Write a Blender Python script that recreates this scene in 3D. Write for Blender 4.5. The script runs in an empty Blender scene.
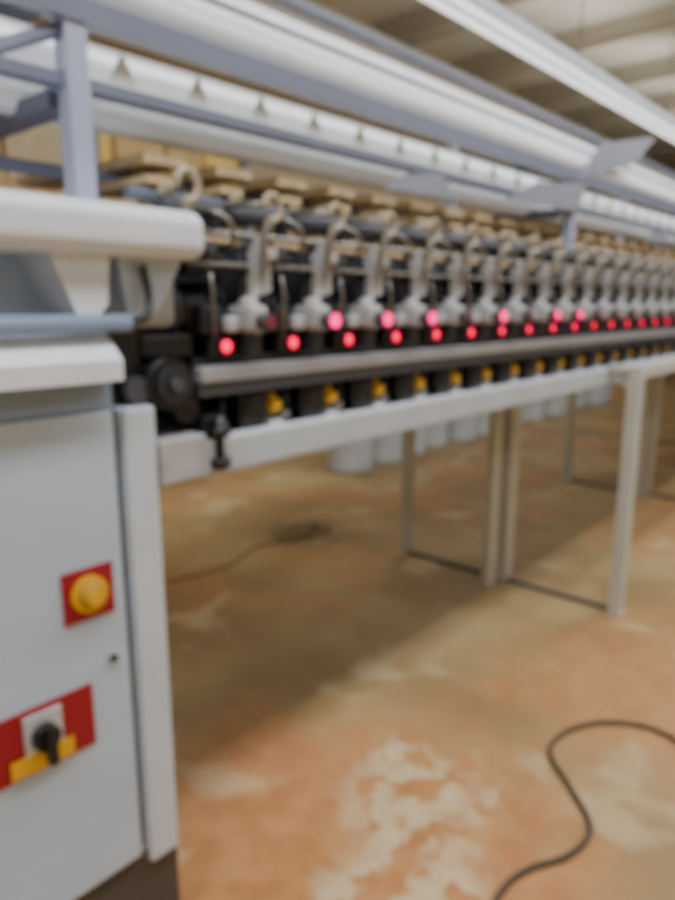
import bpy, bmesh, math, random
from mathutils import Vector, Matrix
random.seed(4)
scene = bpy.context.scene
COL = scene.collection

# ---------------------------------------------------------------- materials
def mat(name, col, rough=0.5, metal=0.0, emit=None, es=0.0, noise=0.0, nscale=6.0):
    m = bpy.data.materials.new(name); m.use_nodes = True
    nt = m.node_tree; b = nt.nodes['Principled BSDF']
    b.inputs['Base Color'].default_value = (*col, 1)
    b.inputs['Roughness'].default_value = rough
    b.inputs['Metallic'].default_value = metal
    if emit:
        b.inputs['Emission Color'].default_value = (*emit, 1)
        b.inputs['Emission Strength'].default_value = es
    if noise > 0:
        tc = nt.nodes.new('ShaderNodeTexCoord'); n = nt.nodes.new('ShaderNodeTexNoise')
        n.inputs['Scale'].default_value = nscale; n.inputs['Detail'].default_value = 5
        r = nt.nodes.new('ShaderNodeValToRGB')
        r.color_ramp.elements[0].position = 0.3; r.color_ramp.elements[1].position = 0.7
        r.color_ramp.elements[0].color = (*[c * (1 - noise) for c in col], 1)
        r.color_ramp.elements[1].color = (*[min(1, c * (1 + noise * .4)) for c in col], 1)
        nt.links.new(tc.outputs['Object'], n.inputs['Vector'])
        nt.links.new(n.outputs['Fac'], r.inputs['Fac'])
        nt.links.new(r.outputs['Color'], b.inputs['Base Color'])
    return m

M = {}
M['cab']    = mat('cabinet_paint', (.50, .60, .73), .38, noise=.08, nscale=3)
M['white']  = mat('white_paint', (.75, .79, .85), .35, noise=.06)
M['strip']  = mat('strip_paint', (.60, .66, .74), .4, noise=.06)
M['cwhite'] = mat('canopy_white', (.90, .92, .95), .35, noise=.04)
M['band']   = mat('bluegrey_band', (.24, .32, .45), .4)
M['grey']   = mat('grey_paint', (.36, .37, .40), .35, noise=.1)
M['rail']   = mat('rail_bluegrey', (.17, .19, .27), .4, noise=.1)
M['post']   = mat('post_lavender', (.40, .43, .59), .4, noise=.1)
M['brk']    = mat('bracket_grey', (.27, .29, .36), .45, noise=.1)
M['pod']    = mat('pod_grey', (.44, .44, .45), .35, noise=.2, nscale=20)
M['lever']  = mat('lever_cast', (.32, .31, .30), .35, .3)
M['steel']  = mat('brushed_steel', (.30, .29, .27), .3, .8)
M['alu']    = mat('aluminium', (.60, .62, .64), .4, .3)
M['beamp']  = mat('beam_paint', (.50, .55, .60), .4, noise=.08)
M['dark']   = mat('dark_metal', (.022, .025, .032), .45)
M['mid']    = mat('mid_dark_metal', (.07, .075, .09), .45)
M['black']  = mat('black_plastic', (.008, .009, .012), .35)
M['yellow'] = mat('yellow_plastic', (.80, .42, .01), .4)
M['ysoft']  = mat('yellow_guide', (.50, .30, .04), .5)
M['red']    = mat('red_label', (.32, .004, .014), .5)
M['tan']    = mat('tan_wood', (.68, .51, .29), .6, noise=.25, nscale=14)
M['cream']  = mat('cream_yarn', (.52, .43, .28), .8, noise=.2, nscale=30)
M['hook']   = mat('ceramic_hook', (.46, .39, .28), .35, .2)
M['leg']    = mat('leg_paint', (.58, .59, .55), .45, noise=.08)
M['cable']  = mat('cable_rubber', (.085, .065, .045), .7)
M['cable2'] = mat('dusty_cable', (.15, .11, .06), .8)
M['can']    = mat('can_plastic', (.42, .44, .44), .5, noise=.06)
M['mark']   = mat('pale_triangle', (.66, .70, .64), .5)
M['carton'] = mat('carton_board', (.60, .42, .18), .8, noise=.15)
M['cartony']= mat('carton_yellow', (.78, .56, .15), .8)
M['led']    = mat('led_red', (.3, .0, .02), .4, emit=(1, .0, .06), es=2.7)
M['ledp']   = mat('led_pink', (.3, .0, .04), .4, emit=(1, .0, .17), es=3.2)
M['ledoff'] = mat('lens_unlit', (.22, .03, .05), .25)
M['lamp']   = mat('lamp_tube', (.9, .9, .9), .4, emit=(1, 1, 1), es=1.4)
M['glow']   = mat('glowing_panel', (.85, .88, .9), .4, emit=(.93, .97, 1), es=.5)  # plain white canopy panel, own glow added so it looks bright
M['plinth'] = mat('plinth_dark', (.075, .068, .06), .6)

# ---------------------------------------------------------------- mesh builder
class B:
    def __init__(s):
        s.bm = bmesh.new(); s.mats = []
    def mi(s, k):
        if k not in s.mats: s.mats.append(k)
        return s.mats.index(k)
    def _tag(s, faces, k, smooth=False):
        i = s.mi(k)
        for f in faces:
            f.material_index = i; f.smooth = smooth
    def box(s, a, b, k, bev=0.0, seg=2, rot=None):
        c = [(a[i] + b[i]) / 2 for i in range(3)]; d = [abs(b[i] - a[i]) for i in range(3)]
        mx = Matrix.Translation(c)
        if rot: mx = mx @ rot
        mx = mx @ Matrix.Diagonal((*d, 1))
        t = bmesh.new()
        bmesh.ops.create_cube(t, size=1, matrix=mx)
        if bev > 0:
            bmesh.ops.bevel(t, geom=t.edges[:], offset=min(bev, min(d) * .49), segments=seg, affect='EDGES', profile=.5)
        s._merge(t, k, False)
    def _merge(s, t, k, smooth):
        me = bpy.data.meshes.new('tmp'); t.to_mesh(me); t.free()
        n0 = len(s.bm.faces); s.bm.from_mesh(me); bpy.data.meshes.remove(me)
        s.bm.faces.ensure_lookup_table()
        s._tag(s.bm.faces[n0:], k, smooth)
    def cyl(s, p, q, r, k, r2=None, n=20, cap=True):
        p = Vector(p); q = Vector(q); d = q - p
        mx = Matrix.Translation((p + q) / 2) @ d.to_track_quat('Z', 'Y').to_matrix().to_4x4()
        t = bmesh.new()
        bmesh.ops.create_cone(t, cap_ends=cap, segments=n, radius1=r, radius2=r if r2 is None else r2, depth=d.length, matrix=mx)
        n0 = len(s.bm.faces); s._merge(t, k, False)
        for f in s.bm.faces[n0:]:
            if len(f.verts) == 4: f.smooth = True
    def sph(s, c, r, k, sc=(1, 1, 1)):
        t = bmesh.new()
        bmesh.ops.create_uvsphere(t, u_segments=16, v_segments=10, radius=r, matrix=Matrix.Translation(c) @ Matrix.Diagonal((*sc, 1)))
        s._merge(t, k, True)
    def tube(s, pts, r, k, n=8, cap=True):
        pts = [Vector(p) for p in pts]
        t = bmesh.new(); rings = []
        for i, p in enumerate(pts):
            d = (pts[min(i + 1, len(pts) - 1)] - pts[max(i - 1, 0)]).normalized()
            u = d.cross(Vector((0, 0, 1)))
            if u.length < .1: u = d.cross(Vector((0, 1, 0)))
            u.normalize(); v = d.cross(u)
            if rings:
                pu = s._pu
                u = (pu - d * pu.dot(d)).normalized(); v = d.cross(u)
            s._pu = u
            rr = r[i] if isinstance(r, (list, tuple)) else r
            rings.append([t.verts.new(p + u * math.cos(2 * math.pi * j / n) * rr + v * math.sin(2 * math.pi * j / n) * rr) for j in range(n)])
        for a, b in zip(rings, rings[1:]):
            for j in range(n):
                t.faces.new((a[j], a[(j + 1) % n], b[(j + 1) % n], b[j]))
        if cap:
            t.faces.new(rings[0][::-1]); t.faces.new(rings[-1])
        bmesh.ops.recalc_face_normals(t, faces=t.faces[:])
        s._merge(t, k, True)
    def prism(s, poly, y0, y1, k, axis='Y'):
        t = bmesh.new()
        def P(a, b, c):
            return (a, c, b) if axis == 'Y' else (c, a, b)
        A = [t.verts.new(P(p[0], p[1], y0)) for p in poly]
        C = [t.verts.new(P(p[0], p[1], y1)) for p in poly]
        t.faces.new(A); t.faces.new(C[::-1])
        for i in range(len(poly)):
            j = (i + 1) % len(poly)
            t.faces.new((A[i], C[i], C[j], A[j]))
        bmesh.ops.recalc_face_normals(t, faces=t.faces[:])
        s._merge(t, k, False)
    def lathe(s, c, prof, k, n=28):
        t = bmesh.new(); rings = []
        for r, z in prof:
            rings.append([t.verts.new((c[0] + r * math.cos(2 * math.pi * j / n), c[1] + r * math.sin(2 * math.pi * j / n), c[2] + z)) for j in range(n)])
        for a, b in zip(rings, rings[1:]):
            for j in range(n):
                t.faces.new((a[j], a[(j + 1) % n], b[(j + 1) % n], b[j]))
        t.faces.new(rings[0][::-1]); t.faces.new(rings[-1])
        bmesh.ops.recalc_face_normals(t, faces=t.faces[:])
        s._merge(t, k, True)
    def mesh(s, name):
        me = bpy.data.meshes.new(name); s.bm.to_mesh(me); s.bm.free()
        for k in s.mats: me.materials.append(M[k])
        return me
    def obj(s, name, parent=None):
        return link(name, s.mesh(name), parent)

def link(name, me, parent=None, loc=(0, 0, 0), rz=0):
    o = bpy.data.objects.new(name, me); COL.objects.link(o)
    o.location = loc; o.rotation_euler = (0, 0, rz)
    if parent: o.parent = parent
    return o
def empty(name, loc=(0, 0, 0)):
    o = bpy.data.objects.new(name, None); COL.objects.link(o); o.location = loc; o.empty_display_size = .1
    return o

def catmull(pts, sub=8):
    P = [Vector(p) for p in pts]; P = [P[0] * 2 - P[1]] + P + [P[-1] * 2 - P[-2]]
    out = []
    for i in range(1, len(P) - 2):
        for j in range(sub):
            t = j / sub; a, b, c, d = P[i - 1:i + 3]
            out.append(.5 * ((2 * b) + (c - a) * t + (2 * a - 5 * b + 4 * c - d) * t * t + (3 * b - a - 3 * c + d) * t ** 3))
    out.append(P[-2]); return out

# ---------------------------------------------------------------- room
RX0, RX1, RY0, RY1, RZ = -4.0, 20.0, -4.0, 7.0, 4.5

def floor_mat():
    m = bpy.data.materials.new('stained_concrete'); m.use_nodes = True
    nt = m.node_tree; b = nt.nodes['Principled BSDF']; L = nt.links.new
    tc = nt.nodes.new('ShaderNodeTexCoord')
    def noise(scale, det, dist=0, off=(0, 0, 0)):
        mp = nt.nodes.new('ShaderNodeMapping'); mp.inputs['Location'].default_value = off
        n = nt.nodes.new('ShaderNodeTexNoise'); n.inputs['Scale'].default_value = scale
        n.inputs['Detail'].default_value = det; n.inputs['Distortion'].default_value = dist
        L(tc.outputs['Object'], mp.inputs['Vector']); L(mp.outputs['Vector'], n.inputs['Vector'])
        return n.outputs['Fac']
    def ramp(f, a, c):
        r = nt.nodes.new('ShaderNodeMapRange'); r.inputs['From Min'].default_value = a; r.inputs['From Max'].default_value = c
        r.interpolation_type = 'SMOOTHSTEP'
        L(f, r.inputs['Value']); return r.outputs['Result']
    def mix(f, A, C):
        x = nt.nodes.new('ShaderNodeMix'); x.data_type = 'RGBA'
        L(f, x.inputs[0])
        if isinstance(A, tuple): x.inputs[6].default_value = (*A, 1)
        else: L(A, x.inputs[6])
        if isinstance(C, tuple): x.inputs[7].default_value = (*C, 1)
        else: L(C, x.inputs[7])
        return x.outputs[2]
    def blob(cx, cy, r0, r1, wob=.25):
        d = nt.nodes.new('ShaderNodeVectorMath'); d.operation = 'DISTANCE'
        L(tc.outputs['Object'], d.inputs[0]); d.inputs[1].default_value = (cx, cy, 0)
        n = noise(5, 4, .6, (cx, cy, 0))
        ma = nt.nodes.new('ShaderNodeMath'); ma.operation = 'MULTIPLY_ADD'
        L(n, ma.inputs[0]); ma.inputs[1].default_value = wob * 2; L(d.outputs['Value'], ma.inputs[2])
        r = nt.nodes.new('ShaderNodeMapRange'); r.inputs['From Min'].default_value = r1 + wob; r.inputs['From Max'].default_value = r0 + wob
        r.interpolation_type = 'SMOOTHSTEP'
        L(ma.outputs[0], r.inputs['Value']); return r.outputs['Result']
    def mul(a, f):
        x = nt.nodes.new('ShaderNodeMath'); x.operation = 'MULTIPLY'; L(a, x.inputs[0])
        if isinstance(f, float): x.inputs[1].default_value = f
        else: L(f, x.inputs[1])
        return x.outputs[0]
    base = mix(ramp(noise(1.3, 5), .35, .65), (.32, .21, .09), (.46, .33, .155))
    orange = mix(ramp(noise(9, 5), .3, .7), (.50, .205, .07), (.60, .29, .11))
    c = mix(mul(ramp(noise(1.1, 6, .8, (3.1, 1.7, 0)), .50, .60), .4), base, orange)
    c = mix(mul(blob(1.25, 1.05, .40, .95), .92), c, orange)
    c = mix(mul(blob(2.6, .75, .15, .8), .6), c, orange)
    cream = (.70, .57, .35)
    c = mix(mul(ramp(noise(2.1, 6, .5, (8, 2, 0)), .58, .66), .45), c, cream)
    c = mix(mul(mul(blob(1.58, 1.08, .08, .30, .3), ramp(noise(8, 4, .2), .42, .52)), .9), c, cream)
    c = mix(mul(mul(blob(1.27, .92, .10, .30, .3), ramp(noise(8, 4, .2, (3, 0, 0)), .42, .52)), .85), c, cream)
    c = mix(mul(blob(3.15, 3.1, .05, .45, .15), .6), c, (.13, .095, .045))
    c = mix(mul(ramp(noise(24, 4), .45, .8), .25), c, (.30, .19, .09))
    L(c, b.inputs['Base Color'])
    b.inputs['Roughness'].default_value = .5
    b.inputs['Specular IOR Level'].default_value = .3
    bp = nt.nodes.new('ShaderNodeBump'); bp.inputs['Strength'].default_value = .1
    L(noise(18, 6), bp.inputs['Height']); L(bp.outputs['Normal'], b.inputs['Normal'])
    return m
M['floor'] = floor_mat()
M['wall'] = mat('cream_wall', (.68, .57, .38), .8, noise=.1, nscale=1.2)
M['ceil'] = mat('ceiling_panel', (.74, .71, .62), .8, noise=.12, nscale=.8)
M['beam'] = mat('ceiling_beam', (.46, .42, .34), .7)

def slab(name, a, b, k):
    x = B(); x.box(a, b, k); return x.obj(name)
slab('floor', (RX0, RY0, -.1), (RX1, RY1, 0), 'floor')
slab('ceiling', (RX0, RY0, RZ), (RX1, RY1, RZ + .1), 'ceil')
slab('wall_north', (RX0, RY1, 0), (RX1, RY1 + .1, RZ), 'wall')
slab('wall_south', (RX0, RY0 - .1, 0), (RX1, RY0, RZ), 'wall')
slab('wall_west', (RX0 - .1, RY0, 0), (RX0, RY1, RZ), 'wall')
slab('wall_east', (RX1, RY0, 0), (RX1 + .1, RY1, RZ), 'wall')
x = B()
for i in range(15):
    X = -3 + i * 1.6
    x.box((X - .06, RY0, RZ - .22), (X + .06, RY1, RZ), 'beam')
    x.box((X - .12, RY0, RZ - .25), (X + .12, RY1, RZ - .22), 'beam')
x.obj('trim_1')

# ---------------------------------------------------------------- machine
mach = empty('yarn_winding_machine')
P = .21; NU = 58; XE = 1.0 + NU * P + .1
CY = 1.72   # machine centre line
# --- end cabinet
x = B()
x.box((-.45, 1.215, 0), (.800, 2.2, .295), 'plinth')
x.box((-.5, 1.215, .295), (.792, 2.24, 1.300), 'cab', .004)
x.box((-.5, 1.215, 1.300), (.706, 2.24, 1.45), 'cab', .004)
x.box((-.49, 1.2, .297), (.702, 1.22, 1.300), 'cab', .006)       # door
x.box((.70, 1.212, .31), (.715, 1.2165, 1.30), 'black')
x.box((.722, 1.198, .262), (.795, 1.222, 1.30), 'strip', .006)     # corner strip
x.box((-.5, 1.205, 1.303), (.704, 1.22, 1.362), 'band')
x.prism([(1.15, 1.362), (1.15, 1.40), (1.20, 1.445), (1.30, 1.447), (1.30, 1.362)], -.5, .700, 'white', axis='X')
x.cyl((-.5, 1.18, 1.466), (.735, 1.18, 1.466), .017, 'band')
x.box((-.5, 1.31, 1.45), (.74, 2.1, 1.60), 'cab')
x.prism([(.595, 1.588), (.71, 1.588), (.70, 1.50), (.68, 1.478), (.64, 1.478)], 1.19, 1.31, 'white')
x.box((.74, 1.25, 1.45), (.90, 1.6, 1.59), 'pod', .02)
x.prism([(.74, 1.59), (.89, 1.59), (.83, 1.49), (.76, 1.46)], 1.215, 1.25, 'cab')
x.tube(catmull([(.735, 1.2, 1.47), (.77, 1.18, 1.475), (.79, 1.19, 1.51), (.785, 1.2, 1.575)]), .008, 'dark')
x.box((-.5, 1.15, 1.587), (.914, 2.25, 1.682), 'white', .032, 5)
x.obj('end_cabinet', mach)
# labels and controls
x = B()
x.box((.568, 1.1955, .896), (.675, 1.2, 1.002), 'red', .002)
x.cyl((.620, 1.1955, .950), (.620, 1.186, .950), .037, 'yellow', n=28)
x.cyl((.620, 1.186, .950), (.620, 1.172, .950), .026, 'ysoft', r2=.022, n=28)
x.cyl((.620, 1.172, .950), (.620, 1.166, .950), .016, 'yellow', n=24)
x.obj('push_button_plate', mach)
x = B()
x.box((.33, 1.1955, .628), (.613, 1.2, .762), 'red', .002)
x.box((.470, 1.190, .668), (.545, 1.1955, .750), 'alu', .003)
x.box((.440, 1.187, .638), (.562, 1.190, .674), 'yellow')
x.cyl((.507, 1.190, .702), (.507, 1.172, .702), .026, 'black', n=24)
x.box((.498, 1.150, .655), (.516, 1.174, .735), 'black', .004)
x.cyl((.663, 1.1995, .797), (.663, 1.190, .797), .008, 'black', n=16)
x.box((.652, 1.196, .790), (.674, 1.199, .806), 'alu')
x.obj('rotary_isolator_switch', mach)

# --- continuous frame (mirrored front / back)
x = B()
def bb(x0, x1, y0, y1, z0, z1, k, bev=0.0):
    for f in ((lambda y: y), (lambda y: 2 * CY - y)):
        a, b = sorted((f(y0), f(y1)))
        x.box((x0, a, z0), (x1, b, z1), k, bev)
def cc(x0, x1, y, z, r, k):
    for yy in (y, 2 * CY - y):
        x.cyl((x0, yy, z), (x1, yy, z), r, k)
bb(.80, XE, 1.20, 1.215, 1.133, 1.203, 'beamp', .003)      # front channel web
bb(.80, XE, 1.20, 1.27, 1.128, 1.136, 'grey')
bb(.80, XE, 1.20, 1.25, 1.200, 1.207, 'white')
bb(.80, .92, 1.193, 1.30, 1.128, 1.225, 'pod', .006)   # end block
x.box((.80, 1.27, 1.185), (XE, 2 * CY - 1.27, 1.20), 'mid')     # deck
bb(.79, XE, 1.44, 1.46, 1.20, 1.62, 'dark')              # inner panel
bb(.93, XE, 1.215, 1.25, 1.330, 1.366, 'grey', .006)     # mid rail
bb(.93, XE, 1.225, 1.44, 1.300, 1.330, 'mid')
bb(.93, XE, 1.25, 1.30, 1.366, 1.385, 'dark')
cc(.90, XE, 1.30, 1.705, .022, 'mid')
cc(.90, XE, 1.24, 1.652, .008, 'steel')
cc(.90, XE, 1.36, 1.60, .014, 'mid')
cc(.90, XE, 1.42, 1.745, .014, 'rail')
cc(.90, XE, 1.21, 1.585, .005, 'steel')
# left end machinery (pulley, blocks, stud, first guide hook)
x.box((.79, 1.30, 1.20), (.93, 1.44, 1.585), 'dark')
x.box((.715, 1.25, 1.302), (.80, 1.44, 1.45), 'black')
x.cyl((.847, 1.30, 1.337), (.847, 1.21, 1.337), .055, 'black', n=28)
x.cyl((.847, 1.21, 1.337), (.847, 1.20, 1.337), .040, 'dark', n=28)
x.cyl((.847, 1.20, 1.337), (.847, 1.185, 1.337), .014, 'mid', n=16)
x.cyl((.90, 1.30, 1.275), (.90, 1.23, 1.275), .03, 'black')
x.cyl((.775, 1.25, 1.33), (.775, 1.22, 1.33), .028, 'mid')
x.box((.80, 1.24, 1.39), (.93, 1.30, 1.44), 'black', .008)
x.cyl((.955, 1.195, 1.14), (.955, 1.195, 1.26), .010, 'black')
x.cyl((.955, 1.195, 1.215), (.955, 1.195, 1.235), .024, 'black')
x.cyl((.955, 1.195, 1.145), (.955, 1.195, 1.165), .024, 'black')
x.box((.925, 1.21, 1.207), (.99, 1.30, 1.26), 'black', .008)
hx = .90
x.tube([(hx + .026 * math.cos(a), 1.20, 1.735 + .030 * math.sin(a)) for a in [math.radians(-110 + t * 25) for t in range(13)]], .008, 'hook')
x.tube(catmull([(hx, 1.21, 1.705), (hx + .02, 1.23, 1.68), (hx + .03, 1.26, 1.64), (.94, 1.30, 1.60)]), .010, 'hook')
x.obj('frame_rails', mach)

# legs
x = B()
XL = [3.31 + 2.36 * i for i in range(4)]
for i, X in enumerate(XL):
    for Y in (1.08, 2.36):
        x.box((X - .03, Y - .03, 0), (X + .03, Y + .03, 1.19), 'leg', .004)
        x.box((X - .035, Y - .035, 0), (X + .035, Y + .035, .006), 'leg')
    x.box((X - .17, 1.70, 0), (X - .09, 1.74, 1.184), 'leg', .004)
    x.box((X - .02, 1.68, 0), (X + .07, 1.75, 1.184), 'leg', .004)
    x.box((X - .09, 1.715, .1), (X - .02, 1.725, 1.184), 'grey')
    x.box((X - .01, 1.11, .006), (X + .01, 1.68, .020), 'mid')
    x.box((X - .01, 1.75, .006), (X + .01, 2.33, .020), 'mid')
    x.box((X - .03, 1.05, 1.19), (X + .03, 1.198, 1.22), 'leg', .003)
    x.box((X - .03, 2.242, 1.19), (X + .03, 2.39, 1.22), 'leg', .003)
    x.prism([(1.11, 1.19), (1.198, 1.19), (1.11, 1.10)], X - .006, X + .006, 'leg', axis='X')
x.box((XL[0] + .03, 1.05, 1.165), (XE, 1.11, 1.222), 'leg', .004)
x.box((XL[0] + .03, 2.33, 1.165), (XE, 2.39, 1.222), 'leg', .004)
x.obj('support_legs', mach)

# far end cabinet
x = B()
x.box((XE, 1.2, .1), (XE + 1.0, 2.24, 1.45), 'cab', .01)
x.box((XE, 1.15, 1.587), (XE + 1.0, 2.29, 1.682), 'white', .03, 4)
x.box((XE, 1.3, 1.45), (XE + .95, 2.14, 1.59), 'grey')
x.box((XE + .03, 1.24, 0), (XE + .97, 2.2, .1), 'plinth')
x.obj('tail_cabinet', mach)

# --- overhead canopy
x = B()
XC = -.4
XPs = [.78 + 2.40 * i for i in range(6)]
for X in XPs:
    for Y in (1.40, 2 * CY - 1.40):
        x.box((X - .024, Y - .024, 1.62 if X > 1 else 1.682), (X + .024, Y + .024, 2.06 if Y < 1.5 else 2.30), 'post', .003)
    x.box((X - .03, 1.45, 1.895), (X + .03, 2.11, 1.93), 'rail')
    x.box((X - .03, 1.45, 2.11), (X + .03, 2.11, 2.14), 'rail')
for X in XPs[1:]:   # sheet-metal bracket plates carrying the troughs
    x.prism([(X, 2.05), (X + .23, 2.24), (X + .97, 2.39), (X + .70, 2.215)], 1.365, 1.370, 'brk')
    x.prism([(X - .68, 1.893), (X - .40, 1.99), (X + .07, 2.04), (X, 1.915)], 1.360, 1.365, 'brk')
    x.prism([(X - 1.4, 1.85), (X - 1.3, 1.905), (X - 1.1, 1.93), (X - .98, 1.86)], 1.375, 1.380, 'brk')
def cb(y0, y1, z0, z1, k, bev=0.0):
    x.box((XC, y0, z0), (XE, y1, z1), k, bev)
cb(1.37, 1.395, 2.045, 2.090, 'rail')
x.prism([(1.425, 1.955), (1.435, 1.955), (1.475, 2.045), (1.465, 2.045)], XC, XE, 'glow', axis='X')  # canopy panel, tilted and self-lit to look bright
cb(1.39, 1.43, 1.925, 1.950, 'rail')
x.cyl((XC, 1.62, 1.945), (XE, 1.62, 1.945), .038, 'cwhite')
x.cyl((XC, 1.60, 1.80), (XE, 1.60, 1.80), .015, 'rail')
# upper trough
x.prism([(1.55, 2.14), (1.47, 2.18), (1.49, 2.29), (1.50, 2.30), (1.66, 2.30), (1.68, 2.27), (1.68, 2.17), (1.66, 2.14)], XC, XE, 'cwhite', axis='X')
cb(1.465, 1.49, 2.295, 2.312, 'rail')
x.cyl((XC, 1.43, 2.135), (XE, 1.43, 2.135), .034, 'cwhite')
x.cyl((XC, 1.45, 2.215), (XE, 1.45, 2.215), .007, 'rail')
for i in range(50):
    X = .87 + i * .2
    x.prism([(X, 1.965), (X + .07, 1.965), (X + .035, 2.025)], 1.415, 1.420, 'mark')  # row of pale triangles along the canopy panel
# left side strut
x.tube([(.76, 1.40, 2.03), (.50, 1.40, 1.90), (-.3, 1.40, 1.90)], .014, 'rail')
x.obj('overhead_canopy', mach)

# --- winding units
x = B()
# lower group
x.box((.060, 1.245, 1.212), (.150, 1.37, 1.296), 'black', .012)
x.cyl((.105, 1.255, 1.262), (.105, 1.238, 1.262), .028, 'black')
x.cyl((.180, 1.30, 1.256), (.180, 1.243, 1.256), .014, 'yellow')
x.box((.168, 1.26, 1.230), (.192, 1.30, 1.286), 'ysoft', .003)
x.box((.157, 1.25, 1.207), (.205, 1.30, 1.218), 'alu')
x.box((.012, 1.27, 1.207), (.042, 1.32, 1.235), 'pod', .006)
x.cyl((.03, 1.28, 1.235), (.03, 1.28, 1.30), .012, 'black')
# small led housing
x.box((-.04, 1.225, 1.388), (.035, 1.30, 1.430), 'black', .006)
x.cyl((0, 1.225, 1.409), (0, 1.216, 1.409), .016, 'black')
x.cyl((0, 1.216, 1.409), (0, 1.213, 1.409), .0145, 'led')
# head pod
x.box((.032, 1.165, 1.437), (.090, 1.26, 1.500), 'pod', .016, 3)
x.sph((.062, 1.21, 1.500), .024, 'pod', (1, 1, .8))
x.cyl((.062, 1.167, 1.462), (.062, 1.138, 1.462), .019, 'mid')
x.cyl((.062, 1.138, 1.462), (.062, 1.134, 1.462), .0145, 'ledoff')
x.box((.045, 1.19, 1.39), (.085, 1.26, 1.437), 'dark', .006)
x.box((-.005, 1.20, 1.44), (.03, 1.25, 1.475), 'alu', .008)
# winding drum & black parts
x.cyl((-.085, 1.32, 1.49), (.025, 1.32, 1.49), .060, 'black', n=24)
x.cyl((-.097, 1.32, 1.49), (-.085, 1.32, 1.49), .066, 'mid', n=24)
x.cyl((.025, 1.32, 1.49), (.033, 1.32, 1.49), .066, 'dark', n=24)
x.box((.10, 1.28, 1.40), (.118, 1.44, 1.62), 'mid', .004)
x.box((-.08, 1.24, 1.565), (.03, 1.34, 1.61), 'black', .006)
x.box((-.06, 1.22, 1.435), (.0, 1.27, 1.50), 'dark', .01)
x.tube([(-.03, 1.22, 1.43), (-.045, 1.20, 1.52), (-.03, 1.23, 1.60)], .0045, 'steel')
# cradle lever + hook
x.tube(catmull([(.062, 1.20, 1.50), (.098, 1.205, 1.55), (.088, 1.18, 1.60), (.074, 1.165, 1.645), (.085, 1.15, 1.680)]),
       .009, 'lever')
x.prism([(.062, 1.51), (.126, 1.53), (.122, 1.60), (.09, 1.65), (.068, 1.60)], 1.20, 1.215, 'pod')
x.box((.095, 1.19, 1.60), (.140, 1.25, 1.625), 'alu', .004)
hp = [(.085 + .024 * math.cos(a), 1.15, 1.706 + .027 * math.sin(a)) for a in [math.radians(-110 + t * 25) for t in range(13)]]
x.tube(hp, .0070, 'hook')
x.sph((.085, 1.16, 1.672), .012, 'tan')
x.tube([(.085, 1.17, 1.715), (.06, 1.30, 1.72)], .006, 'steel')
# guide plates / tensioner
x.box((-.05, 1.22, 1.632), (.03, 1.26, 1.642), 'tan')
x.box((.0, 1.24, 1.642), (.012, 1.28, 1.70), 'dark')
x.cyl((-.03, 1.215, 1.62), (-.03, 1.27, 1.62), .014, 'mid')
x.tube(catmull([(-.06, 1.25, 1.70), (-.04, 1.19, 1.69), (-.01, 1.17, 1.66), (.01, 1.2, 1.62)]), .005, 'steel')
# yarn package on top
x.cyl((-.01, 1.49, 1.72), (-.01, 1.40, 1.765), .024, 'cream', r2=.016)
x.tube([(-.01, 1.40, 1.765), (-.01, 1.33, 1.705)], .004, 'steel')
# wooden creel slats
x.box((-.035, 1.44, 1.820), (.075, CY - .02, 1.842), 'tan')
x.box((-.06, 1.40, 1.768), (.01, 1.60, 1.785), 'tan')
x.tube([(.015, 1.60, 1.822), (.015, 1.60, 1.81)], .006, 'steel')
unit = x.mesh('winding_unit')
x = B()
x.cyl((.062, 1.1338, 1.462), (.062, 1.130, 1.462), .0175, 'ledp')
lampm = x.mesh('indicator_lamp')
lit = {1, 2, 3, 5, 7, 8}
for i in range(NU):
    X = 1.0 + i * P
    link('winding_unit_%02d' % i, unit, mach, (X, 0, 0))
    if i in lit: link('indicator_lamp_%02d' % i, lampm, mach, (X, 0, 0))
    link('rear_winding_unit_%02d' % i, unit, mach, (X, 2 * CY, 0), math.pi)

# ---------------------------------------------------------------- floor cables
def cable(name, pts, r, extra=None, k='cable'):
    b = B(); b.tube(catmull([(p[0], p[1], r) for p in pts]), r, k, n=10)
    if extra: extra(b)
    return b.obj(name)
cable('floor_cable', [(2.05, .05), (2.28, .30), (2.40, .543), (2.403, .664), (2.324, .779), (2.183, .849), (2.041, .84), (1.919, .717),
       (1.793, .602), (1.655, .604), (1.536, .665), (1.437, .686), (1.34, .66), (1.2, .5), (1.15, .2)], .009)
coil = []
for i in range(24):
    a = i * .55; r = .12 + .06 * math.sin(i * 1.3)
    coil.append((3.15 + r * 1.3 * math.cos(a), 3.1 + r * math.sin(a)))
def coilf(b):
    b.tube(catmull([(p[0], p[1], .005 + .0005 * i) for i, p in enumerate(coil)], 4), .004, 'cable2', n=8)
cable('power_cable', [(1.6, 3.0), (2.0, 3.07), (2.4, 3.0), (2.75, 3.12), (3.0, 3.05), (3.28, 3.1)], .0045, coilf, 'cable2')

# ---------------------------------------------------------------- sliver cans
b = B()
b.lathe((0, 0, 0), [(.20, 0), (.21, .01), (.21, .05), (.20, .06), (.20, .84), (.215, .85), (.215, .89), (.20, .90), (.19, .89), (.19, .82), (.05, .82)], 'can')
b.lathe((0, 0, .82), [(.17, 0), (.16, .05), (.10, .09), (.03, .10)], 'cream')
canm = b.mesh('sliver_can')
for i in range(14):
    link('sliver_can', canm, None, (4.75 + i * .47 + random.uniform(-.02, .02), 4.1 + random.uniform(-.08, .08), 0))

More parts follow.
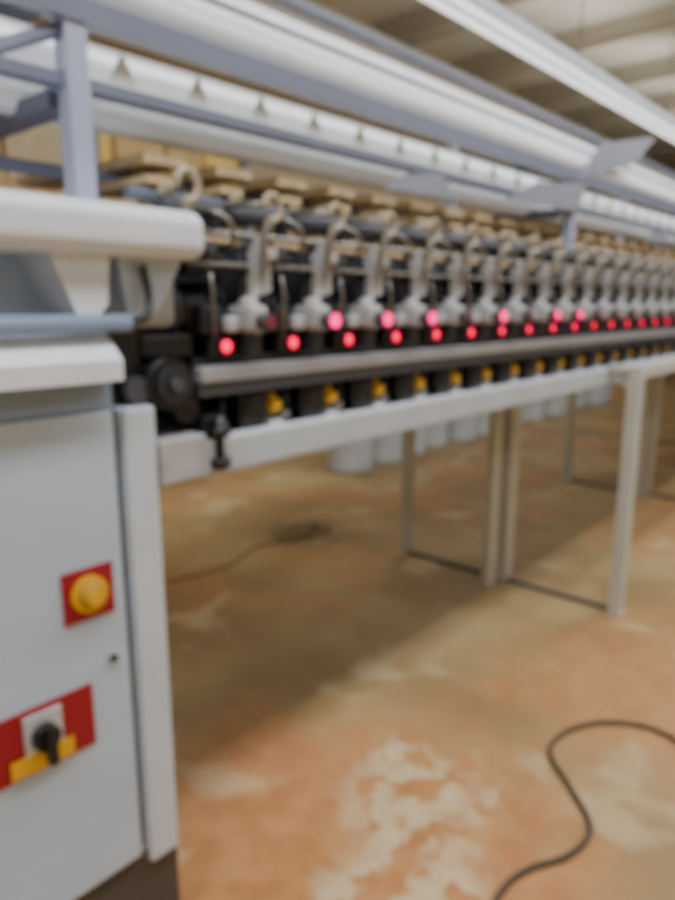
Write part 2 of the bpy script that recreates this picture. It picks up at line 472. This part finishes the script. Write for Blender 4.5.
# ---------------------------------------------------------------- storage rack
b = B()
for X in (1.6, 3.3, 5.0):
    for Y in (5.7, 6.5):
        b.box((X - .04, Y - .04, 0), (X + .04, Y + .04, 3.5), 'rail')
for z in (.35, 1.4, 2.45, 3.3):
    for Y in (5.7, 6.5):
        b.box((1.6, Y - .025, z - .1), (5.0, Y + .025, z), 'tan')
    b.box((1.58, 5.66, z), (5.02, 6.54, z + .03), 'tan')
for z, H in ((.38, .75), (1.43, .7), (2.48, .6)):
    X = 1.7
    while X < 4.6:
        w = random.uniform(.35, .55)
        h = H * random.uniform(.7, 1)
        b.box((X, 5.75, z), (min(X + w, 4.95), 6.4, z + h), random.choice(['carton', 'cartony', 'cream', 'carton']), .01)
        X += w + .04
b.obj('storage_rack')

# ---------------------------------------------------------------- luminaires
def batten(name, Y, Z, x0, x1, w, k='white'):
    b = B()
    b.prism([(Y - w / 2, Z), (Y - w / 2, Z + .03), (Y - w / 4, Z + .075), (Y + w / 4, Z + .075), (Y + w / 2, Z + .03), (Y + w / 2, Z)], x0, x1, k, axis='X')
    for dy in (-w * .25, w * .25):
        b.cyl((x0 + .03, Y + dy, Z - .018), (x1 - .03, Y + dy, Z - .018), .014, 'lamp')
    X = x0 + .4
    while X < x1:
        b.tube([(X, Y, Z + .07), (X, Y, RZ)], .004, 'steel')
        X += 1.6
    return b.obj(name)
batten('fluorescent_batten', 1.85, 2.80, .6, 14.0, .17, 'beamp')
batten('fluorescent_batten', .1, 4.1, -2, 16, .22)
batten('fluorescent_batten', 4.8, 4.1, -2, 16, .22)

def area(name, loc, sx, sy, power, col=(.95, .97, 1), up=False):
    l = bpy.data.lights.new(name, 'AREA'); l.shape = 'RECTANGLE'; l.size = sx; l.size_y = sy
    l.energy = power; l.color = col
    o = bpy.data.objects.new(name, l); COL.objects.link(o); o.location = loc
    if up: o.rotation_euler = (math.pi, 0, 0)
    return o
area('lamp_row_front', (4.5, .1, 4.05), 14, .5, 360)
area('lamp_row_rear', (6, 4.8, 4.05), 14, .4, 85)
area('lamp_row_side', (3, -2.6, 4.05), 10, .4, 80, (.85, .92, 1))
area('ceiling_fill', (6, 3.2, 3.7), 14, .5, 75, (1, .97, .92), up=True)  # added upward fill that brightens the ceiling, has no fixture
w = bpy.data.worlds.new('World'); scene.world = w; w.use_nodes = True
w.node_tree.nodes['Background'].inputs[0].default_value = (.8, .85, .9, 1)
w.node_tree.nodes['Background'].inputs[1].default_value = .3

# ---------------------------------------------------------------- camera
cam = bpy.data.cameras.new('camera'); co = bpy.data.objects.new('camera', cam); COL.objects.link(co)
cam.sensor_fit = 'VERTICAL'; cam.sensor_height = 24; cam.sensor_width = 18
cam.lens = 690 / 900 * 24
co.location = (0, 0, 1.5)
co.rotation_euler = (math.radians(90 - 11.9), 0, math.radians(-48.5))
cam.clip_start = .01
cam.dof.use_dof = True; cam.dof.focus_distance = .22; cam.dof.aperture_fstop = 5.8
scene.camera = co
